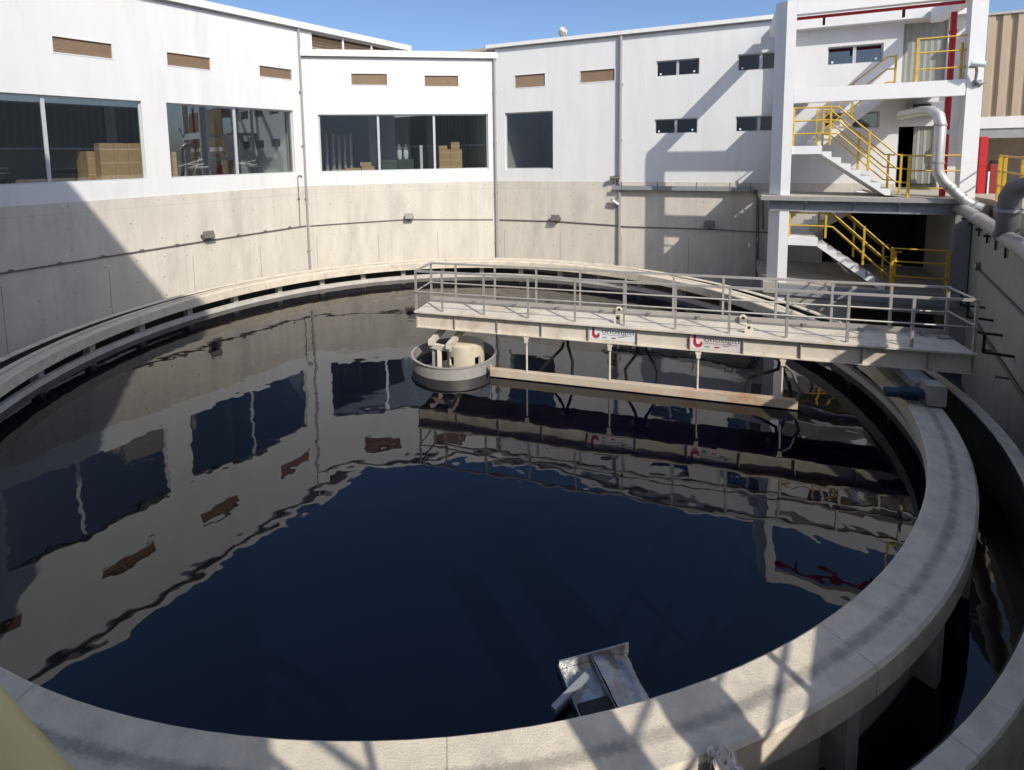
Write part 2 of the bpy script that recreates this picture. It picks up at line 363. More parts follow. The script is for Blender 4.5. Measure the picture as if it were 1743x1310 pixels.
# ================================================================ settling tank
tank=thing('settling_tank','round concrete settling tank with raised track ring around dark water','tank',FK)
part('track_ring',MB().rev([(8.218,-.25),(8.218,-.022),(8.240,0),(8.655,0),(8.68,-.025),(8.68,-.25)],180),'ring',tank)
part('weir_wall',MB().rev([(8.37,-2.0),(8.37,-.505),(8.47,-.505),(8.47,-2.0)],180),'weir',tank)
part('outer_curb',MB().rev([(9.137,-2.0),(9.137,-.095),(9.150,-.08),(9.290,-.08),(9.303,-.095),(9.303,-2.0)],180),'ring',tank)
part('gap_shade_liner',MB().rev([(9.122,-2.0),(9.122,-.105),(9.1365,-.105),(9.1365,-2.0)],180),'wet_shade',tank)  # added liner, near-black so the gap behind the ring stays dark
for i in range(36):
    a=4.7+10*i
    ca,sa=math.cos(R(a)),math.sin(R(a)); q=MB()
    q.cbox((8.565*ca,8.565*sa,-.755),(.186,.155,1.010),R(a)); part('post',q,'post',tank)
# ================================================================ white halls
def framed_window(parent,x0,x1,z0,z1,mull,yf=.10,fw_=.05,m='glass',sill=False):
    q=MB()
    q.box(x0,x0+fw_,yf,yf+.07,z0,z1); q.box(x1-fw_,x1,yf,yf+.07,z0,z1)
    q.box(x0+fw_,x1-fw_,yf,yf+.07,z0,z0+fw_); q.box(x0+fw_,x1-fw_,yf,yf+.07,z1-fw_,z1)
    for mx in mull: q.box(mx-.045,mx+.045,yf-.004,yf+.066,z0+fw_,z1-fw_)
    wd=part('window',q,'alu',parent)
    part('glass',MB().box(x0+fw_,x1-fw_,yf+.03,yf+.036,z0+fw_,z1-fw_),m,wd)
    if sill: part('sill',MB().box(x0-.03,x1+.03,-.035,yf,z0-.05,z0-.004),'fascia',wd)
    return wd
def vent(parent,x0,x1,z0,z1):
    q=MB(); b=.035
    n=13; h=(z1-z0-2*b)/n
    for i in range(n):
        zc=z0+b+(i+.5)*h
        q.prism([(.035,zc-h*.55),(.035,zc-h*.38),(.125,zc+h*.5),(.125,zc+h*.33)],'x',x0+b,x1-b)
    q.box(x0+b,x1-b,.135,.145,z0+b,z1-b)
    v=part('vent',q,'louver',parent)
    g=MB(); g.box(x0,x0+b,-.012,.1,z0,z1); g.box(x1-b,x1,-.012,.1,z0,z1); g.box(x0+b,x1-b,-.012,.1,z0,z0+b); g.box(x0+b,x1-b,-.012,.1,z1-b,z1)
    part('frame',g,'white',v)
def room(parent,x0,x1,y0,y1,z0,z1,m='inner',cols=()):
    q=MB(); t=.05
    q.box(x0,x1,y1,y1+t,z0,z1); q.box(x0,x1,y0,y1,z0-t,z0); q.box(x0,x1,y0,y1,z1,z1+t)
    q.box(x0-t,x0,y0,y1,z0-t,z1+t); q.box(x1,x1+t,y0,y1,z0-t,z1+t)
    for (cx,cy) in cols: q.box(cx-.17,cx+.17,cy-.17,cy+.17,z0+.002,z1-.45)
    if cols:
        for cy in sorted({c[1] for c in cols}): q.box(x0+.01,x1-.01,cy-.13,cy+.13,z1-.448,z1-.01)
    part('room',q,m,parent)
def downpipe(parent,x,z0,z1,rad,y):
    q=MB(); q.tube([(x,y,z0),(x,y,z1)],rad,12)
    z=z0+1.2
    while z<z1-.3:
        q.box(x-rad*1.5,x+rad*1.5,y-rad*.3,-.0 if y<0 else y,z,z+.04); z+=2.1
    part('downpipe',q,'pipe',parent)
# ---- left hall
left=thing('factory_hall','long white factory hall at left with wide picture windows and brown vents','building',FL)
LW=[(-9.9,-5.78,3.36,5.78),(-5.05,-.42,3.36,5.78),(-14.6,-10.5,3.36,5.78)]
LV=[(-7.91,-6.42,6.93,7.42),(-4.96,-3.51,6.93,7.40),(-1.77,-.35,6.92,7.37),(-11.2,-9.7,6.93,7.42)]
part('wall',MB().wall(-15.2,-.002,2.82,8.95,0,.25,LW+LV),'white',left)
part('base_wall',MB().box(-15.2,-.03,-.025,.25,-2.4,2.816),'conc',left)
for (x0,x1,z0,z1),mu in zip(LW,([-8.2],[-2.75],[-12.5])): framed_window(left,x0,x1,z0,z1,mu)
for v in LV: vent(left,*v)
q=MB(); q.box(-15.2,6.2,-.16,.3,8.955,9.19)
for x in (-13,-10.2,-7.4,-4.6,-1.8,.9,3.6): q.box(x-.012,x+.012,-.175,-.15,8.955,9.20)
part('fascia',q,'fascia',left)
part('drip_shadow_strip',MB().box(-15.2,6.15,-.06,.26,8.90,8.953),'pipe',left)  # grey strip drawn in as the shadow line under the fascia
part('roof',MB().box(-15.2,6.2,.302,11,9.0,9.16),'roof',left)
part('back_wall',MB().box(-15.2,6.0,10.7,10.9,2.6,8.99),'white',left)
part('end_wall',MB().box(5.98,6.15,.05,10.6,2.6,8.89),'white',left)
cl=MB().box(.0,.62,0,.25,7.6,8.90); part('upper_wall',cl,'white',left)
q=MB()
for i in range(7): q.prism([(.40,8.05+i*.118),(.415,8.05+i*.118),(.50,8.16+i*.118),(.485,8.16+i*.118)],'x',.625,5.975)
q.box(.625,5.975,.51,.55,7.6,8.895)
cv=part('louver_band',q,'louver',left)
for x in (2.2,3.8,5.2): part('mullion',MB().box(x-.04,x+.04,.0,.045,7.6,8.895),'white',cv)
room(left,-15.0,-.1,.26,8.0,3.3,8.8,'inner',[(-9,4.2),(-5.2,4.2),(-1.6,4.2)])
# ---- centre block
cen=thing('link_building','lower white block in the middle with three-pane window and flat parapet','building',FC)
CWn=(.6,7.46,3.35,5.64); CV=[(1.91,3.38,6.78,7.28),(4.82,6.27,6.74,7.23)]
part('wall',MB().wall(.004,LC-.004,2.82,7.87,.0,.25,[CWn]+CV),'white',cen)
part('base_wall',MB().box(.03,LC-.03,-.025,.25,-2.4,2.816),'conc',cen)
framed_window(cen,*CWn,[2.93,5.2])
for v in CV: vent(cen,*v)
q=MB(); q.box(.06,LC+.05,-.14,.35,7.90,8.15)
for x in (1.9,3.7,5.5,7.0): q.box(x-.01,x+.01,-.152,-.13,7.90,8.16)
part('parapet',q,'fascia',cen)
part('drip_shadow_edge',MB().box(.06,LC+.03,-.05,.25,7.872,7.898),'pipe',cen)  # grey strip for the shadow line below the parapet
part('roof',MB().box(.1,LC-.1,.352,8,7.90,8.0),'roof',cen)
room(cen,.3,LC-.3,.26,7.0,3.3,7.7,'inner',[(2.6,4.0),(5.4,4.6)])
# ---- right hall
rh=thing('office_hall','white hall at right with one square window and rows of small dark windows','building',FRt)
RWn=(.40,2.48,3.32,5.66)
RV=[(.83,2.19,6.62,7.19),(3.55,4.95,6.65,7.16)]
SW=[(6.43,7.90,6.70,7.27),(9.14,10.6,6.70,7.27),(6.40,7.88,4.61,5.15),(9.13,10.6,4.60,5.14),(11.80,13.30,6.68,7.27),(11.80,13.30,4.60,5.14)]
DR=[(13.80,14.85,2.66,4.62),(13.80,14.90,5.70,7.80)]
part('wall',MB().wall(.004,15.46,2.82,8.28,0,.25,[RWn]+RV+SW+DR[1:]+[(13.80,14.85,2.82,4.62)]),'white',rh)
q=MB().box(.03,11.9,-.025,.25,-2.4,2.816); q.box(11.9,13.8,-.025,.25,2.45,2.816); q.box(11.9,13.8,-.025,.25,-2.4,.12); part('basement_room',MB().box(11.7,15,3.2,3.3,-.2,2.6).box(11.6,11.7,.26,3.2,-.2,2.6).box(11.7,15,.26,3.2,2.5,2.6).box(11.7,15,.26,3.2,-.2,.1).box(15.0,15.1,.26,3.2,-.2,2.6),'dark',rh); q.box(14.85,14.95,-.025,.25,.12,2.816); q.box(14.951,15.46,-.025,.25,2.625,2.816); q.box(13.8,14.95,-.025,.25,-2.4,.12); q.box(13.8,14.85,-.025,.25,2.45,2.65)
part('base_wall',q,'conc',rh)
framed_window(rh,*RWn,[])
for v in RV: vent(rh,*v)
for i,(x0,x1,z0,z1) in enumerate(SW):
    wd=framed_window(rh,x0,x1,z0,z1,[(x0+x1)/2],.09,.035,'dglass',False)
    part('latch',MB().box(x0+.12,x0+.18,.075,.089,z0+.07,z0+.13),'bottle',wd); part('latch',MB().box(x1-.2,x1-.14,.075,.089,z0+.09,z0+.15),'bottle',wd)
q=MB(); q.box(-.35,15.46,-.15,.3,8.33,8.47)
for x in (1.2,3.4,5.6,7.8): q.box(x-.01,x+.01,-.162,-.14,8.33,8.478)
part('fascia',q,'fascia',rh)
part('drip_shadow_strip',MB().box(-.33,15.05,-.05,.26,8.282,8.328),'pipe',rh)  # same drawn-in shadow line along the right-hand fascia
part('roof',MB().box(-2.3,15.05,.302,10,8.34,8.45),'corr',rh)
room(rh,.2,5.4,.26,6.5,3.3,8.1,'inner',[(1.9,3.6)])
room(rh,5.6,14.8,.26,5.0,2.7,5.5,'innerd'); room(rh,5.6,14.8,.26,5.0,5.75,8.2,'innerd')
dn=part('door',MB().box(13.80,14.85,.10,.13,2.66,2.70).box(13.80,13.83,.05,.13,2.70,4.62).box(14.82,14.85,.05,.13,2.70,4.62),'alu',rh)
q=MB()
for i in range(7): q.cbox((14.27+i*.085,.11,3.66),(.08,.012,1.9),rz=R(14 if i%2 else -14))
part('shutter',q,'curtain',dn)
q=MB()
for i in range(14): q.cbox((13.84+i*.079,.11,6.75),(.078,.012,2.1),rz=R(14 if i%2 else -14))
part('shutter',q,'curtain',rh)
part('back_beam',MB().box(10.3,15.6,-.39,-.003,7.86,8.27),'white',rh)
downpipe(left,-.05,-1.0,8.90,.042,-.10)
downpipe(cen,LC-.06,-1.0,7.87,.05,-.10)
downpipe(rh,5.15,-1.0,8.28,.062,-.10)
# roof turbine vent
rv=thing('roof_ventilator','small silver ball ventilator standing on the roof edge of the right-hand hall','vent',FRt,(2.72,.6,8.45))
q=MB().cyl((2.72,.6,8.45),.085,.22,14); part('neck',q,'gsteel',rv)
q=MB(); 
for i in range(16):
    a0=2*math.pi*i/16; pts=[]
    for j in range(7):
        t=-.5+j/6; rr=.17*math.cos(t*2.3); pts.append((2.72+rr*math.cos(a0+t*.9),.6+rr*math.sin(a0+t*.9),8.82+t*.36))
    q.tube(pts,.02,4,False)
q.rev([(0.02,8.66),(.11,8.68),(.15,8.82),(.1,8.97),(.02,9.0)],16,c=(2.72,.6)); part('turbine',q,'silver',rv)
# ================================================================ cartons and goods behind the windows
def carton(fr,x,y,z,sx,sy,sz,label,group):
    c=single('carton',label,'box',fr,(x,y,z),MB().box(x-sx/2,x+sx/2,y-sy/2,y+sy/2,z,z+sz),'carton',group=group,bevel=.006)
    part('tape',MB().box(x-sx/2+.002,x+sx/2-.002,y-sy/2-.003,y-sy/2-.0005,z+sz*.46,z+sz*.54),'tape',c)
    return c
g1='cardboard cartons piled behind the left window'
rowz=['bottom','second','third']
colw=['left','middle','right']
for k in range(3):
    for i in range(3):
        carton(FL,-6.58+i*.385,.85,3.302+k*.40,.38,.42,.398,'carton in %s row, %s column of the big left-window pile'%(rowz[k],colw[i]),g1)
for k in range(2):
    carton(FL,-6.78,1.30+k*.46,3.302,.36,.44,.50,'lower carton, %s of two set back behind the left-window pile'%('nearer' if k==0 else 'farther'),g1)
    carton(FL,-6.78,1.30+k*.46,3.804,.36,.44,.46,'upper carton, %s of two set back behind the left-window pile'%('nearer' if k==0 else 'farther'),g1)
for k in range(2): carton(FL,-5.36,1.0,3.302+k*.46,.26,.4,.455,'narrow carton %s of two beside the pillar right of the big pile'%('lower' if k==0 else 'upper'),g1)
for k in range(2): carton(FL,-4.72,.75,3.302+k*.46,.24,.4,.455,'narrow carton %s of two at the left edge of the second window'%('lower' if k==0 else 'upper'),g1)
g2='cardboard cartons behind the middle window'
for k in range(3):
    for i in range(2):
        carton(FC,5.69+i*.50,.9,3.302+k*.30,.49,.4,.298,'brown carton, %s row, %s half of the square stack in the middle window'%(rowz[k],'left' if i==0 else 'right'),g2)
carton(FC,5.62,.9,4.204,.36,.36,.15,'flat carton lying on top left of the square stack',g2)
carton(FC,6.15,.9,4.204,.36,.36,.30,'tall carton standing on top right of the square stack',g2)
carton(FC,1.25,.8,3.302,.55,.4,.14,'flat carton lying leftmost on the middle window floor',g2)
carton(FC,1.85,.8,3.302,.60,.4,.18,'flat carton second from the left on the middle window floor',g2)
carton(FC,2.45,.8,3.302,.52,.4,.24,'thicker carton beside the first mullion of the middle window',g2)
carton(FC,2.36,.8,3.544,.46,.4,.17,'brown carton lying on the thicker carton beside the first mullion',g2)
mc=thing('cabinet','low dark green machine cabinet behind the middle pane','cabinet',FC,(3.7,1.8,3.3))
part('body',MB().box(3.0,4.4,1.5,2.2,3.302,3.79),'green',mc,bevel=.02); part('panel_line',MB().box(3.69,3.71,1.495,1.4995,3.33,3.77),'blackm',mc)
for k,x in enumerate((3.79,4.07)):
    b=thing('water_bottle','white plastic bottle, %s of the pair on the dark green cabinet'%('left' if k==0 else 'right'),'bottle',FC,(x,1.8,3.79),'white bottles on the cabinet')
    part('body',MB().tube([(x,1.8,3.792),(x,1.8,3.84),(x,1.8,4.30),(x,1.8,4.40)],[.08,.115,.115,.05],14),'bottle',b); part('cap',MB().cyl((x,1.8,4.402),.05,.07,12),'bottle',b)
q=MB().cyl((4.72,1.4,3.302),.07,1.1,12); single('tube','short white tube standing right of the dark green cabinet','tube',FC,(4.72,1.4,3.3),q,'bottle')
for k,(x,h) in enumerate(zip((.62,.90,1.15,1.40,1.66),(1.70,1.69,1.66,1.71,1.71))):
    single('tube','tall grey tube standing upright behind the left pane, number %s from the frame'%(['one','two','three','four','five'][k]),'tube',FC,(x,2.5,3.3),MB().cyl((x,2.5,3.302),.075,h,14),'galv',group='tall tubes standing in the hall')
def rack(fr,x,y,label,seed):
    rr=random.Random(seed); t=thing('work_trestle',label,'trestle',fr,(x,y,3.3))
    q=MB()
    for sx in (-.45,.45):
        for sy in (-.2,.2): q.box(x+sx-.025,x+sx+.025,y+sy-.025,y+sy+.025,3.302,3.62)
    part('leg',q,'conduit',t); part('top',MB().box(x-.5,x+.5,y-.26,y+.26,3.622,3.65),'conduit',t)
    q=MB()
    for i in range(4):
        a=rr.uniform(-.5,.5); q.cbox((x+rr.uniform(-.2,.2),y+rr.uniform(-.1,.1),3.68+i*.052),(rr.uniform(.5,1.1),.05,.04),rz=a,ry=rr.uniform(-.25,.25))
    part('bars',q,'alu',t)
rack(FL,-3.5,1.6,'trestle with pale bars behind left half of the second window',1); rack(FL,-1.6,1.5,'trestle with pale bars behind right half of the second window',2)
rack(FL,-9.1,1.9,'trestle with pale bars behind the leftmost pane',3)
# ================================================================ conduits, floodlights, cameras on the walls
q=MB().tube([(-15,-.055,1.02),(-9.43,-.055,1.10),(-4.2,-.055,1.19),(-.12,-.055,1.235)],.022,8)
for i in range(14): q.box(-14.5+i*1.05-.05,-14.5+i*1.05+.05,-.085,-.027,1.02+i*.016,1.085+i*.016)
single('conduit','thin dark conduit along the left concrete wall below the white hall','conduit',FL,(-7,-.05,1.1),q,'conduit',group='conduits on the pit walls')
q=MB().tube([(.1,-.055,1.215),(2,-.055,1.28),(4.05,-.055,1.33),(6,-.055,1.25),(LC-.2,-.055,1.19)],.018,8)
single('conduit','thin conduit along the concrete wall under the middle window','conduit',FC,(4,-.05,1.25),q,'conduit',group='conduits on the pit walls')
q=MB().tube([(.15,-.055,1.18),(2.6,-.055,1.20),(5.0,-.055,1.13),(5.3,-.055,1.1),(8.4,-.055,1.12),(10.4,-.055,1.08)],.02,8)
single('conduit','thin conduit along the concrete wall below the right-hand hall','conduit',FRt,(4,-.05,1.15),q,'conduit',group='conduits on the pit walls')
q=MB().tube([(-.38,-.05,1.22),(-.38,-.05,3.15),(-.36,-.05,3.23),(-.30,-.05,3.26),(-.2,-.05,3.24),(-.2,-.05,3.17)],.016,8); q.box(-.42,-.34,-.075,-.026,2.3,2.36)
single('conduit','upright conduit with hooked top beside the left downpipe','conduit',FL,(-.38,-.05,1.2),q,'conduit',group='conduits on the pit walls')
def floodlight(fr,x,z,label,y=-.03):
    t=thing('floodlight',label,'floodlight',fr,(x,y,z),'floodlights on the pit walls')
    q=MB(); q.cbox((x,y-.20,z+.06),(.34,.09,.24),rx=R(-22)); 
    for i in range(5): q.cbox((x-.13+i*.065,y-.145,z+.075),(.012,.06,.2),rx=R(-22))
    part('housing',q,'conduit',t,bevel=.008)
    part('lens',MB().cbox((x,y-.247,z+.042),(.27,.012,.17),rx=R(-22)),'lampg',t)
    q=MB(); q.box(x-.19,x-.175,y-.22,y-.03,z-.02,z+.05); q.box(x+.175,x+.19,y-.22,y-.03,z-.02,z+.05); q.box(x-.19,x+.19,y-.03,y+.004,z-.03,z+.06)
    q.box(x-.05,x+.05,y-.1,y-.03,z-.16,z-.06)
    part('bracket',q,'conduit',t)
floodlight(FL,-4.09,1.36,'square floodlight on the left concrete wall left of the downpipe')
floodlight(FC,4.05,1.42,'square floodlight on the concrete wall under the middle window')
floodlight(FRt,2.63,1.30,'square floodlight on the sunlit concrete wall under the square window')
floodlight(FRt,8.37,1.27,'square floodlight in the shaded part of the concrete wall beside the stair tower')
def camera_(fr,x,y,z,label,ln=.3,dirx=-1,dirz=-.25,m='towerw'):
    t=thing('security_camera',label,'camera',fr,(x,y,z),'security cameras')
    d=Vector((dirx,-.35,dirz)).normalized(); c=Vector((x,y-.16,z))
    part('body',MB().tube([c-d*ln*.5,c+d*ln*.5],.06,12),m,t); part('hood',MB().cbox(c+Vector((0,0,.075)),(ln*1.1,.15,.012),rz=math.atan2(d.y,d.x),ry=-math.asin(d.z)),m,t)
    part('lens',MB().tube([c+d*ln*.5,c+d*(ln*.5+.015)],.045,12),'blackm',t)
    part('arm',MB().tube([(x,y,z-.16),(x,y-.1,z-.16),(x,y-.16,z-.06)],.025,8).box(x-.06,x+.06,y-.02,y,z-.24,z-.1),'galv',t)
camera_(FRt,4.98,-.03,2.98,'dark camera above the tray end beside the right downpipe',.34,-1,-.1,'conduit')
camera_(FRt,5.0,-.03,2.05,'pale camera below the tray beside the right downpipe',.3,-.7,.55)
# cable tray on the right hall
ct=thing('cable_tray','long grey cable tray with small upstands along the top of the concrete wall','cable tray',FRt,(7.3,0,2.6))
q=MB().box(4.9,9.75,-.24,-.03,2.53,2.55); q.box(4.9,9.75,-.24,-.225,2.55,2.68); q.box(4.9,9.75,-.045,-.03,2.55,2.68)
part('tray',q,'gsteel',ct)
for x in (5.25,6.55,7.9,9.0,9.65): part('upstand',MB().box(x-.015,x+.015,-.243,-.227,2.53,2.84),'conduit',ct)
part('cables',MB().tube([(4.95,-.14,2.60),(7,-.13,2.60),(9.72,-.12,2.60),(10.05,-.12,2.45),(10.1,-.12,1.2)],.04,8).tube([(4.95,-.09,2.61),(9.6,-.08,2.61),(9.9,-.08,2.4),(9.95,-.08,-.6)],.05,8),'conduit',ct)
# ================================================================ stair tower
tw=thing('stair_tower','open white stair tower with stepped flights and framed openings at the right','stair tower',FT,(0,0,-.6))
q=MB().prism([(.26,0),(.50,0),(.50,.40),(.05,.40),(.0,.27)],'z',-.62,2.20); q.prism([(.26,0),(.50,0),(.50,.40),(.05,.40),(.0,.27)],'z',2.66,8.08)
part('column',q,'towerw',tw)
q=MB().box(4.28,4.60,0,.34,2.66,8.08); part('column',q,'towerw',tw); part('column',MB().box(4.25,4.58,.02,.34,-.62,2.2),'gsteel',tw)
q=MB().box(.36,.56,3.15,3.36,-.6,7.67); part('column',q,'towerw',tw)
part('beam',MB().box(.505,4.275,.01,.29,7.68,8.07),'towerw',tw); part('beam',MB().box(.505,4.275,.01,.31,5.26,5.66),'towerw',tw)
part('beam',MB().box(.04,.32,.345,3.14,7.67,8.07),'towerw',tw); part('beam',MB().box(4.30,4.58,.345,3.1,7.67,8.07),'towerw',tw)
part('floor_slab',MB().box(3.08,4.60,.315,3.50,5.50,5.655),'step',tw); part('floor_slab',MB().box(.40,1.35,1.9,3.48,5.50,5.655),'step',tw)  # second slab added so that it shades the back wall
RISE,GO,N=1.36/8,1.84/8,8
def flight(zt,x0,y0,y1,updown,name='stair_flight'):
    """zt = level of the landing at x0; updown -1 descends towards +x, +1 climbs"""
    poly=[]; x=x0; z=zt; 
    rise=RISE if updown<0 else 1.59/8
    if updown<0:
        poly.append((x0,zt))
        for i in range(N):
            z-=rise; poly.append((x,z)) ; x+=GO
            if i<N-1: poly.append((x,z))
        poly.append((x-.02,z)); poly.append((x-.34,z)); poly.append((x0,zt-.25))
        # order: top steps out, soffit back
    else:
        poly.append((x0,zt-.23)); poly.append((x0,zt))
        for i in range(N):
            z+=rise; poly.append((x,z)); x+=GO; poly.append((x,z))
        poly.append((x,z-.23))
    part(name,MB().prism(poly,'y',y0,y1),'towerw' ,tw)
for zo in (0,-2.6):
    part('landing',MB().box(.51,1.235,.04,3.12,3.83+zo,4.06+zo),'towerw',tw)
    flight(4.06+zo,1.24,.04,1.40,-1); flight(4.06+zo,1.24,1.85,3.1,1) if zo==0 else None
    # tread tops in bare concrete
    q=MB()
    for i in range(N):
        z=4.06+zo-RISE*(i+1); q.box(1.24+GO*i+.004,1.24+GO*(i+1)-.004,.06,1.38,z+.001,z+.012)
    part('treads',q,'step',tw)
# lower upward flight meets the deck
poly=[(1.24,1.23),(1.24,1.46)]; x,z=1.24,1.46
for i in range(7):
    z+=1.14/7; poly.append((x,z)); x+=GO; poly.append((x,z))
poly.append((x,z-.23)); part('stair_flight',MB().prism(poly,'y',1.85,3.1),'towerw',tw)
dk=part('deck',MB().box(-.22,4.62,-.16,1.75,2.52,2.65).box(2.9,4.62,1.752,3.46,2.52,2.65),'slab',tw)
part('deck_edge',MB().box(-.24,4.4,-.185,-.162,2.53,2.645),'galv',dk)
q=MB().box(.0,4.25,.0,.16,2.46,2.515); q.box(.0,4.25,.0,.16,2.21,2.25); q.box(.0,4.25,.07,.09,2.25,2.46)
for x in (.9,2.05,3.05): q.box(x-.012,x+.012,.005,.07,2.251,2.459)
part('steel_beam',q,'gsteel',tw)
q=MB()
for x in (.9,2.05,3.05): q.cbox((x,-.01,2.49),(.06,.03,.05))
part('clip',q,'bottle',tw)
part('ground_slab',MB().box(-.1,4.6,-.05,3.48,-.20,.12),'slab',tw)
part('slab_edge',MB().box(.3,4.62,-.09,-.053,-.22,.10),'gsteel',tw)
q=MB().wall(.5,4.62,-1.2,-.225,-.03,.12,[(2.0,4.25,-1.15,-.44)]); part('basement_wall',q,'conc2',tw); part('basement_shade_panel',MB().box(1.9,4.3,1.2,1.3,-1.2,-.3),'dark',tw)  # dark panel behind the opening carries its shade in the colour
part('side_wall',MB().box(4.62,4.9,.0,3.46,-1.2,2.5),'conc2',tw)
# ---- yellow railings
def railing(fr,name_label,base,runs,posts,rad=.021,prad=.026,group='yellow railings of the stair tower',m='yellow'):
    t=thing('railing',name_label,'railing',fr,base,group)
    for run in runs: part('rail',MB().tube(run,rad,8),m,t)
    for (x,y,z0,z1) in posts: part('post',MB().box(x-prad,x+prad,y-prad,y+prad,z0,z1),m,t,bevel=.006)
    return t
railing(FT,'yellow railing on the top floor of the tower, right half under the red pipe',(3.7,.15,5.66),
  [[(3.28,.15,z),(4.27,.15,z)] for z in (6.76,6.40,5.98)],[(3.27,.15,5.66,6.785),(4.22,.25,5.66,6.6)])
railing(FT,'yellow railing climbing the back flight to the top floor',(2.2,1.75,4.06),
  [[(1.30,1.75,4.06+h),(3.0,1.75,5.53+h),(3.2,1.75,5.53+h)] for h in (1.05,.70,.33)],[(1.32,1.75,4.07,5.15),(2.2,1.75,4.85,5.88),(3.2,1.75,5.66,6.62)])
for zo,nm in ((0,'upper landing and front flight above the deck'),(-2.6,'lower landing and front flight under the deck')):
    railing(FT,'yellow railing of the %s'%nm,(1.4,.1,4.06+zo),
      [[(.53,.10,5.12+zo),(1.42,.10,5.12+zo)],[(.53,.10,4.76+zo),(1.42,.10,4.76+zo)],[(.53,.10,4.40+zo),(1.42,.10,4.40+zo)]]+
      [[(1.42,.10,5.12+zo-d),(1.60,.10,5.10+zo-d),(2.96,.10,3.78+zo-d),(3.2,.10,3.76+zo-d)] for d in (0,.36,.72)],
      [(.53,.10,4.06+zo,5.14+zo),(1.42,.10,4.06+zo,5.17+zo),(2.33,.10,3.36+zo,4.44+zo),(3.06,.10,2.66+zo+.06,3.80+zo)])
    railing(FT,'yellow railing on the inner side of the %s flight'%('upper' if zo==0 else 'lower'),(1.4,1.32,4.06+zo),
      [[(1.42,1.32,5.12+zo-d),(1.60,1.32,5.10+zo-d),(2.96,1.32,3.78+zo-d),(3.2,1.32,3.76+zo-d)] for d in (0,.36,.72)],
      [(1.42,1.32,4.06+zo,5.15+zo),(2.33,1.32,3.36+zo,4.44+zo),(3.06,1.32,2.66+zo,3.80+zo)])
railing(FT,'yellow railing on the deck edge beside the silver duct',(3.7,.02,2.65),
  [[(3.22,.02,z),(4.30,.02,z)] for z in (3.75,3.36,2.90)],[(3.22,.02,2.65,3.78)],prad=.032)
railing(FT,'yellow railing on the lowest floor of the tower in shade',(3.5,.02,.12),
  [[(2.97,.02,z),(4.16,.02,z)] for z in (1.27,.92,.52)],[(2.97,.02,.12,1.30),(4.16,.02,.12,1.28)],prad=.032)
yard_posts=[-.62,-2.5,-4.4,-6.3]
railing(FW,'yellow railing on the yard edge right of the tower above the big pipe',(-.6,-.42,2.62),
  [[(-.0,-.42,z),(-6.4,-.42,z)] for z in (3.72,3.36,3.0)],[(x,-.42,2.62,3.75) for x in (.0,)+tuple(yard_posts)],prad=.035)
# ---- pipes on the tower
q=MB().tube([(.5,.42,7.62),(4.55,.42,7.62)],.045,10); q.tube([(.5,.42,7.45),(2.2,.42,7.45)],.002,4)
fp=thing('fire_pipe','red fire pipe running level under the tower top beam','pipe',FT,(2.5,.42,7.6))
part('pipe',MB().tube([(.5,.42,7.64),(4.26,.42,7.64)],.045,10),'red',fp)
for x in (1.2,3.0): part('hanger',MB().box(x-.03,x+.03,.40,.45,7.40,7.60),'blackm',fp)
fp2=thing('fire_pipe','red upright fire pipe beside the right white column','pipe',FT,(4.12,.62,2.65))
part('pipe',MB().tube([(4.12,.62,2.66),(4.12,.62,7.45)],.07,12),'red',fp2); part('coupling',MB().cyl((4.12,.62,4.3),.085,.1,12).cyl((4.12,.62,6.9),.085,.1,12),'red',fp2)
part('valve',MB().tube([(4.12,.55,4.36),(4.12,.46,4.36)],.03,8).cbox((4.12,.45,4.36),(.12,.02,.12)),'sign',fp2)
dc=thing('silver_duct','fat silver duct bending down outside the deck and along the wall','duct',FT,(3.7,-.3,2.6))
part('duct',MB().tube([(3.2,.9,4.86),(3.45,.25,4.92),(3.60,-.05,4.90),(3.70,-.22,4.76),(3.72,-.30,4.55),(3.72,-.30,3.50),(3.74,-.30,3.32),(3.85,-.31,3.12),(4.25,-.36,2.66),(4.42,-.40,2.52),(4.60,-.50,2.44)],.125,18),'silver',dc)
for z in (4.5,3.55): part('joint_band',MB().tube([(3.72,-.30,z),(3.72,-.30,z+.05)],.138,18),'galv',dc)
for (x,z) in ((3.95,3.005),(4.2,2.715)): part('joint_band',MB().tube([(x,-.33,z),(x+.035,-.334,z-.04)],.138,18),'galv',dc)
big=thing('wall_pipe','thick grey pipe lying along the top of the right retaining wall','pipe',FW,(-4,.16,2.3))
part('pipe',MB().tube([(.05,.35,2.42),(-.3,.24,2.39),(-3,.17,2.37),(-12,.17,2.36)],.14,18),'galv',big)
for x in (-1.2,-2.6): part('joint_band',MB().tube([(x,.19,2.378),(x-.06,.19,2.378)],.155,18),'silver',big)
eb=thing('pipe_elbow','dark grey pipe bend rising from the wall pipe at the right edge','pipe',FW,(-4.9,.2,2.4))
part('pipe',MB().tube([(-5.1,.18,2.38),(-5.48,.20,2.50),(-5.62,.22,2.75),(-5.64,.22,3.1),(-5.68,.16,3.26),(-5.9,.02,3.34),(-7.2,-.9,3.36)],.155,18),'dsteel',eb)
part('flange',MB().tube([(-5.627,.22,2.86),(-5.63,.22,2.91)],.19,18),'gsteel',eb)
for k,(x,y,rr,h,nm) in enumerate(((2.50,-.26,.17,2.4,'thinner'),(2.98,.43,.24,2.2,'thicker'))):  # unseen cylinders added to cast two band shadows on the ring
    v=thing('shadow_cylinder','%s unseen upright cylinder added to shade the near ring'%nm,'pipe',WORLD,(x,y,2.14),'added shadow casters beside the viewpoint')
    part('stack',MB().cyl((x,y,2.14),rr,h,20),'galv',v); part('collar',MB().cyl((x,y,2.7),rr+.03,.08,20),'gsteel',v)
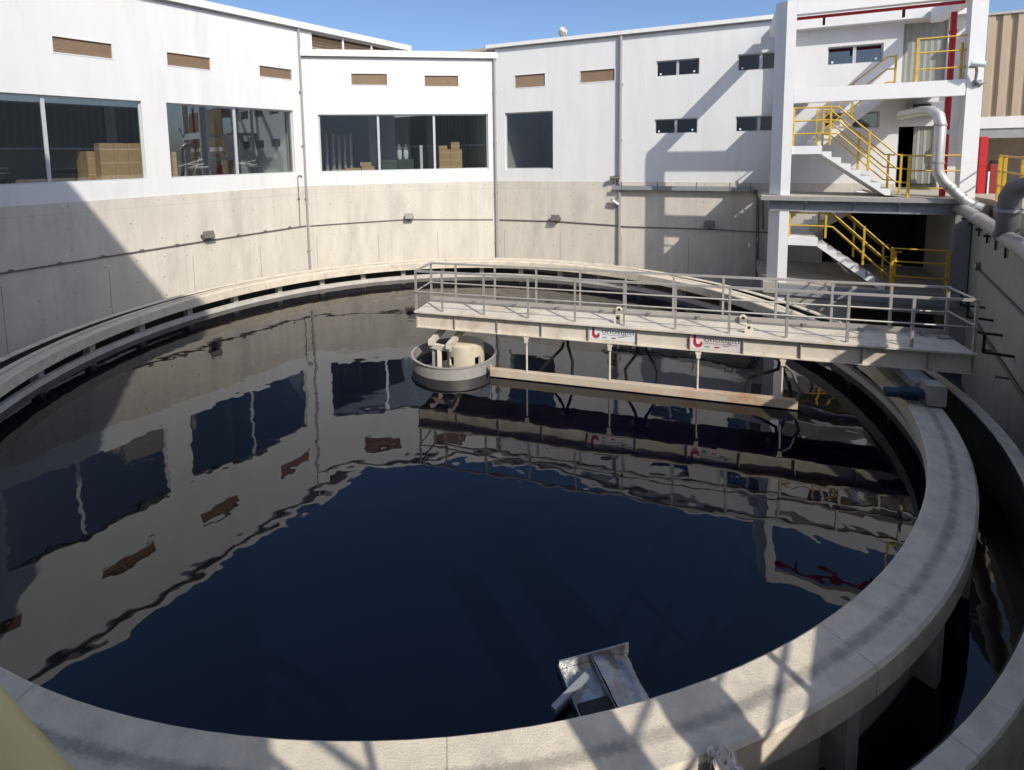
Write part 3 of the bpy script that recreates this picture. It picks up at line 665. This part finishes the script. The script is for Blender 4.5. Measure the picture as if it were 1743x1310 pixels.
cm=thing('security_camera','white spotlight-like camera on a grey bracket on the right tower column','camera',FT,(4.4,-.1,5.8),'security cameras')
part('body',MB().tube([(4.27,-.22,6.02),(4.52,-.26,5.96)],.075,12),'bottle',cm); part('arm',MB().tube([(4.24,-.2,5.93),(4.38,-.18,5.92),(4.42,-.12,5.80),(4.42,-.08,5.6),(4.50,-.06,5.52),(4.62,-.05,5.56)],.032,8),'gsteel',cm)
part('mount',MB().box(4.40,4.56,-.03,-.001,5.46,5.62),'gsteel',cm)
acu=thing('air_conditioner','grey air conditioner box under the top floor above the dark doorway','air conditioner',FT,(4.0,3.2,5.0))
part('case',MB().box(3.93,4.75,3.1,3.48,4.93,5.33),'gsteel',acu,bevel=.02); part('grille',MB().box(4.0,4.45,3.085,3.098,4.98,5.28),'blackm',acu)
# ================================================================ right retaining wall
rw=thing('retaining_wall','shaded grey concrete retaining wall along the right side of the pit','wall',FW)
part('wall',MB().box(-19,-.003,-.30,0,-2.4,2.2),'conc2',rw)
q=MB().tube([(-.93,.03,1.06),(-2.0,.03,1.12),(-5.6,.03,1.20),(-12,.03,1.3)],.02,8); single('conduit','thin conduit along the shaded right wall with a lamp on it','conduit',FW,(-4,.03,1.1),q,'conduit',group='conduits on the pit walls')
q=MB().tube([(.0,.04,-.12),(-3.08,.04,-.09),(-6.07,.04,-.02),(-12,.04,.1)],.03,8)
for x in (-2.2,-4.0,-5.6): q.tube([(x,.04,-.09),(x,.22,-.09)],.022,6)
single('conduit','thick dark conduit low on the shaded right wall','conduit',FW,(-4,.03,-.1),q,'conduit',group='conduits on the pit walls')
t=thing('bulkhead_lamp','round bulkhead lamp on the conduit of the right wall','lamp',FW,(-1.58,.03,1.16))
part('ring',MB().tube([(-1.58,.0,1.18),(-1.58,.09,1.18)],.10,16),'conduit',t); part('lens',MB().tube([(-1.58,.091,1.18),(-1.58,.11,1.18)],.075,16),'lampg',t)
for k,(x,z) in enumerate(((-2.55,.42),(-3.55,.40),(-4.5,.36),(-5.6,.30))):
    b=thing('wall_bracket','dark L-shaped bracket standing out of the right wall, number %s from the tower'%(['one','two','three','four'][k]),'bracket',FW,(x,0,z),'brackets on the right wall')
    part('arm',MB().box(x-.025,x+.025,.0,.42,z,z+.04),'blackm',b); part('upright',MB().box(x-.025,x+.025,.38,.42,z+.041,z+.36),'blackm',b)
for k,x in enumerate((-1.3,-2.4,-3.4,-4.4)):
    b=thing('pipe_support','dark hanger strap under the thick wall pipe, number %s from the tower'%(['one','two','three','four'][k]),'bracket',FW,(x,.1,2.0),'hangers under the wall pipe')
    part('strap',MB().box(x-.035,x+.035,.02,.05,1.86,2.30),'blackm',b); part('arm',MB().box(x-.03,x+.03,.05,.36,2.24,2.285),'blackm',b)
# ================================================================ yard buildings right of the tower
cb=thing('corrugated_shed','beige corrugated metal shed behind the stair tower, open below','shed',FRt,(15.5,-.6,2.6))
q=MB(); x=15.55
while x<24:
    q.prism([(x,-.60),(x+.04,-.68),(x+.20,-.68),(x+.24,-.60),(x+.33,-.60),(x+.33,-.57),(x,-.57)],'z',4.82,7.68); x+=.33
part('cladding',q,'corr',cb); part('cap',MB().box(15.5,24,-.72,-.5,7.685,7.75),'galv',cb)
part('lintel',MB().box(15.5,24,-.70,-.45,4.48,4.815),'white',cb); part('steel_beam',MB().box(15.5,24,-.66,-.5,4.20,4.478),'gsteel',cb)
part('back_wall',MB().box(15.5,24,1.5,1.7,2.6,4.4),'block',cb); part('roof',MB().box(15.5,24,-.55,8,7.55,7.66),'roof',cb); part('column',MB().box(20,20.25,-.65,-.45,2.6,4.2),'gsteel',cb)
rc=thing('red_cabinet','bright red tall cabinet beside the right white column','cabinet',FRt,(15.55,-.9,2.6))
part('case',MB().box(15.42,15.60,-1.25,-.9,2.62,4.24),'red',rc,bevel=.01); part('door_line',MB().box(15.44,15.58,-1.256,-1.251,3.4,3.41),'darkred',rc)
pu=thing('pump_box','dark red box under the shed beside the red cabinet','box',FRt,(16.0,-.8,2.6))
part('case',MB().box(15.70,16.06,-1.2,-.75,2.62,3.46),'darkred',pu,bevel=.01); part('handle',MB().box(15.76,15.92,-1.1,-.95,3.462,3.56),'blackm',pu); part('frame',MB().box(15.64,15.675,-1.27,-1.22,2.61,3.25),'bottle',pu)
# ================================================================ scraper bridge
br=thing('scraper_bridge','long beige steel scraper bridge with grey handrails crossing the tank','bridge',FB,(0,0,.3))
X0,X1=-.52,9.33
for y in (-.40,.40):
    s=-1 if y<0 else 1
    q=MB().box(X0,X1,y-.008,y+.008,.312,.628); part('girder',q,'steel',br)
    f=MB().box(X0,X1,y-(.115 if s<0 else .06),y+.06,.63,.665); f.box(X0,X1,y-.05,y+.05,.29,.31); part('flange',f,'steel',br)
    for x in (.37,1.30,2.22,3.15,4.07,5.01,5.91,6.83,7.76,8.70,X1-.02,X0+.02):
        part('stiffener',MB().box(x-.008,x+.008,min(y+s*.009,y+s*.056),max(y+s*.009,y+s*.056),.312,.628),'galv',br)
part('deck',MB().box(X0,X1,-.335,.335,.628,.65),'steel',br)
for x in (1.3,4.07,6.83,8.7): part('cross_beam',MB().box(x-.04,x+.04,-.39,.39,.36,.60),'galv',br)
ps=[-.50,.10,1.02,1.95,2.89,3.82,4.75,5.67,6.60,7.53,8.46,9.31]
for y in (-.43,.43):
    for x in ps: part('handrail_post',MB().box(x-.02,x+.02,y-.02,y+.02,.656,1.50),'galv',br)
    part('handrail',MB().box(X0,X1+.02,y-.026,y+.026,1.502,1.54),'galv',br)
    part('mid_rail',MB().tube([(X0,y-.03,1.08),(X1,y-.03,1.08)],.017,8),'galv',br)
part('toe_board',MB().box(X0,X1,.375,.385,.665,.77),'galv',br)
for x in [.56+.93*i for i in range(10)]: part('cleat',MB().box(x-.03,x+.03,.30,.372,.652,.72),'galv',br)
q=MB().box(X0-.0,X0+.04,-.40,.40,1.503,1.539); part('end_rail',q,'galv',br); part('end_rail',MB().tube([(X0+.01,-.4,1.08),(X0+.01,.4,1.08)],.017,8),'galv',br)
part('end_plate',MB().box(X0-.012,X0-.001,-.40,.40,.312,.628),'steel',br); part('brace',MB().box(9.1,9.32,.2,.24,.66,.68),'galv',br)
part('end_gate',MB().tube([(9.31,-.41,1.1),(9.31,.41,1.1)],.017,8).tube([(9.31,-.41,1.52),(9.31,.41,1.52)],.02,8),'galv',br)
for x in (3.70,6.02):
    for y in (-.30,.30):
        q=MB(); q.prism([(x-.07,.652),(x+.07,.652),(x+.07,.74)]+[(x+.07*math.cos(R(a)),.76+.07*math.sin(R(a))) for a in range(0,181,30)]+[(x-.07,.74)],'y',y-.008,y+.008); lg=part('lifting_lug',q,'steel',br); part('eye',MB().tube([(x,y-.0095,.765),(x,y+.0095,.765)],.028,14),'blackm',lg)
# end carriage under the bridge, on the track ring
ec=part('end_carriage',MB().box(8.30,8.60,-1.0,.9,.16,.285),'gsteel',br)
part('gearbox',MB().box(8.36,8.61,-1.28,-1.005,.035,.36),'slab',br,bevel=.012)
part('motor',MB().tube([(8.355,-1.14,.16),(8.30,-1.14,.16)],.07,16).tube([(8.30,-1.14,.16),(8.06,-1.14,.15)],.095,18).tube([(8.06,-1.14,.15),(7.86,-1.14,.145)],.075,16),'blue',br)
q=MB()
for i in range(7): q.tube([(8.10+i*.028,-1.14,.151),(8.11+i*.028,-1.14,.151)],.108,18)
part('cooling_fins',q,'blue',br)
for y in (-.85,.70): part('wheel',MB().tube([(8.40,y,.105),(8.52,y,.105)],.10,20),'blackm',br)
part('support_leg',MB().tube([(8.30,-.3,.28),(7.7,-.1,.18),(6.9,.1,.27)],.035,8),'blackm',br)
# surface boards: scraper arms
for k,(pts) in enumerate(([(2.69,0,.29),(2.69,0,.02),(2.79,0,-.32),(2.77,0,-.75)],[(2.66,0,.29),(2.57,0,-.05),(2.18,.05,-.51),(2.0,.05,-.75)],[(4.1,0,.29),(4.05,0,-.04),(3.84,0,-.37),(3.89,0,-.75)],
   [(4.22,0,.29),(4.27,0,.01),(4.46,0,-.33),(4.44,0,-.75)],[(6.63,0,.29),(6.59,0,-.08),(6.1,0,-.3),(6.0,0,-.75)],[(6.68,0,.29),(6.66,0,-.07),(6.77,0,-.31),(6.87,0,-.75)])):
    part('scraper_arm',MB().tube(pts,.03,8),'blackm',br)
part('arm_bracket',MB().box(2.55,2.8,-.05,.05,.2,.288).box(4.0,4.35,-.05,.05,.2,.288).box(6.5,6.8,-.05,.05,.2,.288),'galv',br)
for x in (2.6,4.0,4.3,6.45): part('arm_bolt',MB().cbox((x,-.09,.16),(.07,.07,.08)),'bottle',br)
sk=thing('skimmer_board','long rust-streaked skimmer board hung on thin rods just above the water','skimmer',FB,(4,-.41,-.6))
part('board',MB().box(1.14,6.82,-.47,-.35,-.62,-.455),'rust',sk,bevel=.01)
for x in (1.91,3.56,5.16,6.56):
    rd=part('hanger_rod',MB().tube([(x,-.41,-.45),(x,-.41,.30)],.021,8),'steel',sk); part('bolt',MB().cbox((x,-.44,.20),(.07,.06,.08)).cbox((x,-.41,.255),(.10,.10,.03)),'steel',rd)
part('hook',MB().tube([(1.14,-.41,-.40),(1.14,-.41,-.66)],.03,8),'rust',sk)
part('hose',MB().tube([(6.60,-.43,.16),(6.72,-.45,.05),(6.78,-.44,-.12),(6.86,-.45,-.28),(6.80,-.44,-.45)],.026,8),'conduit',sk)
# signs
def text_mesh(s,size):
    cu=bpy.data.curves.new('txt','FONT'); cu.body=s; cu.size=size; cu.extrude=.0012
    o=bpy.data.objects.new('txt',cu); COL.objects.link(o); bpy.context.view_layer.update()
    me=bpy.data.meshes.new_from_object(o.evaluated_get(bpy.context.evaluated_depsgraph_get()))
    bpy.data.objects.remove(o); return me
def sign(x0,x1,z0,z1,label,faded):
    y=-.413
    t=thing('sign_board',label,'sign',FB,(x0,y,z0),'company signs on the bridge girder')
    part('panel',MB().box(x0,x1,y-.004,y+.004,z0,z1),'faded' if faded else 'sign',t)
    h=z1-z0; part('emblem_panel',MB().box(x0+.005,x0+.21,y-.006,y-.0045,z0+.012,z1-.008),'inkp' if faded else 'sign',t)
    cx=x0+.075; cz=z0+h*.40; rr=h*.20; pts=[(cx,z1-h*.06),(cx,z1-h*.3),(cx,cz+.01)]
    pts+=[(cx+rr-rr*math.cos(R(a)),cz-rr*math.sin(R(a))) for a in range(0,181,20)]+[(cx+2*rr,cz+rr*.45)]
    q=MB()
    wd=[.016,.02,.028,.03,.032,.034,.034,.034,.034,.032,.03,.026,.018]
    for i in range(len(pts)-1):
        (ax,az),(bx,bz)=pts[i],pts[i+1]; L=math.hypot(bx-ax,bz-az); nx,nz=-(bz-az)/L,(bx-ax)/L; w0=wd[min(i,12)]; w1=wd[min(i+1,12)]
        q.add([(ax+nx*w0,y-.0075,az+nz*w0),(ax-nx*w0,y-.0075,az-nz*w0),(bx-nx*w1,y-.0075,bz-nz*w1),(bx+nx*w1,y-.0075,bz+nz*w1)],[(0,1,2,3)])
    part('hook_emblem',q,'inkr',t)
    me=text_mesh('onosigiti',.155); 
    xs=[v.co.x for v in me.vertices]; k=(x1-x0-.29)/(max(xs)-min(xs))
    o=bpy.data.objects.new('lettering',me); COL.objects.link(o); o.parent=t; me.materials.append(MT['ink'])
    o.rotation_euler=(R(90),0,0); o.location=(.24-min(xs)*k,-.0062,h*.53); o.scale=(k,.8,1)
    q=MB()
    for i in range(16): q.box(x0+.25+i*.035,x0+.25+i*.035+.024,y-.0065,y-.0045,z0+h*.40,z0+h*.44)
    q.box(x0+.55,x0+.66,y-.0065,y-.0045,z0+h*.30,z0+h*.345); part('small_print',q,'ink',t)
    part('flag_green',MB().box(x0+.25,x0+.33,y-.0065,y-.0045,z0+h*.15,z0+h*.24),'inkg',t); part('flag_red',MB().box(x0+.42,x0+.50,y-.0065,y-.0045,z0+h*.15,z0+h*.24),'inkr',t)
sign(3.17,4.055,.345,.605,'clean white sign with red hook emblem on the bridge girder, left of two',False)
sign(5.02,5.90,.325,.615,'sign with pink panel and red hook emblem on the bridge girder, right of two',True)
# ================================================================ inlet drum at the centre
dr=thing('inlet_drum','round grey inlet well with a cream drum inside under the bridge end','tank',FK,(0,0,-.64))
cc=(.17,-.05)
part('outer_shell',MB().rev([(.93,-.9),(.93,-.40),(.955,-.385),(.955,-.37),(.90,-.37),(.915,-.40),(.915,-.9)],72,c=(.17,.0)),'galv',dr)
q=MB(); rr=.41; n=48; c0=(.43,-.05)
def drum(q,c,rr,th,z0,z1,wins):
    zs=[z0,-.56,-.36,z1]
    for i in range(n):
        a0,a1=2*math.pi*i/n,2*math.pi*(i+1)/n
        for j in range(3):
            deg=(math.degrees((a0+a1)/2))%360
            if j==1 and any(abs((deg-wv+180)%360-180)<11 for wv in wins): continue
            for rad in (rr,rr-th):
                q.add([(c[0]+rad*math.cos(a0),c[1]+rad*math.sin(a0),zs[j]),(c[0]+rad*math.cos(a1),c[1]+rad*math.sin(a1),zs[j]),(c[0]+rad*math.cos(a1),c[1]+rad*math.sin(a1),zs[j+1]),(c[0]+rad*math.cos(a0),c[1]+rad*math.sin(a0),zs[j+1])],[(0,1,2,3)],True)
    for wv in wins:
        for zz in (-.56,-.36):
            a0,a1=R(wv-11),R(wv+11); q.add([(c[0]+k*math.cos(a),c[1]+k*math.sin(a),zz) for a,k in ((a0,rr),(a1,rr),(a1,rr-th),(a0,rr-th))],[(0,1,2,3)])
        for a in (R(wv-11),R(wv+11)): q.add([(c[0]+k*math.cos(a),c[1]+k*math.sin(a),zz) for k,zz in ((rr,-.56),(rr,-.36),(rr-th,-.36),(rr-th,-.56))],[(0,1,2,3)])
drum(q,c0,rr,.05,-.9,-.14,(-47,-137,43,133)); part('drum',q,'cream',dr)
part('drum_cover',MB().rev([(.0,-.085),(.30,-.09),(.405,-.135),(.405,-.145),(0,-.12)],48,c=c0),'cream',dr)
for (a0,b0) in (((-.29,-.60),(-.06,.35)),((.10,-.84),(.38,.25))):
    d_=Vector((b0[0]-a0[0],b0[1]-a0[1],0)); part('hanger_beam',MB().cbox(((a0[0]+b0[0])/2,(a0[1]+b0[1])/2,.055),(.10,d_.length,.11),rz=-math.atan2(d_.x,d_.y)),'steel',dr)
part('cross_bar',MB().cbox((-.085,-.56,-.055),(.52,.09,.10),rz=R(-30)),'steel',dr); part('upright',MB().box(-.15,-.06,-.60,-.51,-.95,-.108),'steel',dr)
part('upright',MB().box(-.27,-.19,-.46,-.38,-.95,-.108),'galv',dr); part('pivot',MB().cyl((.35,.30,.10),.10,.18,16),'galv',dr)
# ================================================================ scum trough by the near ring
ang=math.atan2(.245,.97)
FS=Frame(CX,CY,ang)   # local x tangential, local -y radial outwards
st=thing('scum_trough','dented stainless scum trough with a sloping plate floating by the near ring','trough',FS,(0,-7.7,-.64))
part('back_plate',MB().box(-.32,.37,-7.30,-7.285,-.75,-.55),'stain',st); part('side_plate',MB().box(-.335,-.322,-8.2,-7.30,-.75,-.575),'stain',st)
part('divider',MB().box(-.02,-.006,-8.2,-7.305,-.75,-.575),'stain',st)
q=MB(); nx,ny=10,14
vs=[];fs=[]
for i in range(nx+1):
    for j in range(ny+1):
        u=i/nx; v=j/ny; x=-.004+.40*u; y=-7.302-.9*v; z=-.565-.10*u**1.2+.010*math.sin(9*u+3*v)+.022*noise.noise(Vector((u*5,v*8,1)))
        vs.append((x,y,z))
for i in range(nx):
    for j in range(ny): a=i*(ny+1)+j; fs.append((a,a+1,a+ny+2,a+ny+1))
part('ramp_plate',q.add(vs,fs,True),'stain',st); part('trough_floor',MB().box(-.32,-.022,-8.2,-7.302,-.645,-.625),'stain',st)
part('float_bar',MB().cbox((-.325,-7.565,-.56),(.44,.05,.03),rz=R(26)),'gsteel',st); part('dark_hole_plate',MB().box(-.30,-.03,-7.95,-7.64,-.618,-.60),'blackm',st)  # black plate drawn for the dark hole in the trough
# crumpled sheet on the near ring
bm=MB(); nx,ny=14,12; vs=[];fs=[]
for i in range(nx+1):
    for j in range(ny+1):
        u=i/nx-.5; v=j/ny-.5
        z=.07*abs(noise.noise(Vector((u*6,v*6,3.1))))*2+.05*noise.noise(Vector((u*14,v*13,7)))+.06*math.exp(-9*(u*u+v*v))
        vs.append((2.36+u*.20+.03*noise.noise(Vector((u*7,v*7,0))),-8.50+v*.30+.03*noise.noise(Vector((u*7,v*7,9))),max(.006,z+.012)))
for i in range(nx):
    for j in range(ny):
        if random.random()<.10: continue
        a=i*(ny+1)+j; fs.append((a,a+1,a+ny+2,a+ny+1))
single('crumpled_sheet','small crumpled pale torn sheet lying on the near concrete ring','sheet',FK,(2.36,-8.5,0),bm.add(vs,fs),'cloth')
sh=thing('long_shed','long dark metal shed across the yard, mirrored in the left windows','shed',FW,(-15,-24,2.1))
q=MB(); x=-45
while x<8:
    q.prism([(x,-24.0),(x+.10,-23.86),(x+.30,-23.86),(x+.40,-24.0),(x+.6,-24.0),(x+.6,-24.1),(x,-24.1)],'z',5.2,9.2); x+=.6
part('cladding',q,'curtain',sh); part('wall',MB().box(-45,8,-24.3,-24.12,2.14,5.1),'block',sh); part('roof',MB().box(-45,8,-36,-23.8,9.21,9.4),'roof',sh); part('band',MB().box(-45,8,-24.1,-23.8,5.0,5.19),'white',sh)
railing(FW,'yellow railing on the right wall beside the viewpoint',(-14,-.2,2.2),[[(-10.5,-.2,z),(-18,-.2,z)] for z in (3.25,2.9,2.55)],[(x,-.2,2.2,3.28) for x in (-10.6,-12.2,-13.8,-15.4,-17.0)],group='railings at the viewpoint')
# ================================================================ building and balcony behind the viewpoint
nb=thing('warehouse','tall plain warehouse behind the viewpoint whose shadow falls on the left wall','building',FN,(0,0,2.6))
part('wall',MB().prism([(0,2.14),(26,2.14),(26,13.7),(0,15.0)],'y',0,10),'white',nb); part('base_wall',MB().box(0,20.4,.001,.3,-2.4,2.12),'conc2',nb)
bl=part('balcony',MB().box(1.2,6,-1.36,-.001,2.28,2.40),'slab',nb)
FV=Frame(-.56,.525,math.atan2(.5,-.866))
rl=thing('railing','yellow pipe railing of the viewing balcony crossing the near left corner','railing',FV,(0,.0,2.4),'railings at the viewpoint')
for z,rad in ((3.345,.045),(3.05,.025),(2.7,.025)): part('rail',MB().tube([(-1.7,0,z),(3,0,z)],rad,16),'yrail',rl)
for x in (-1.68,2.6): part('post',MB().cyl((x,0,2.4),.03,.9,12),'yrail',rl)
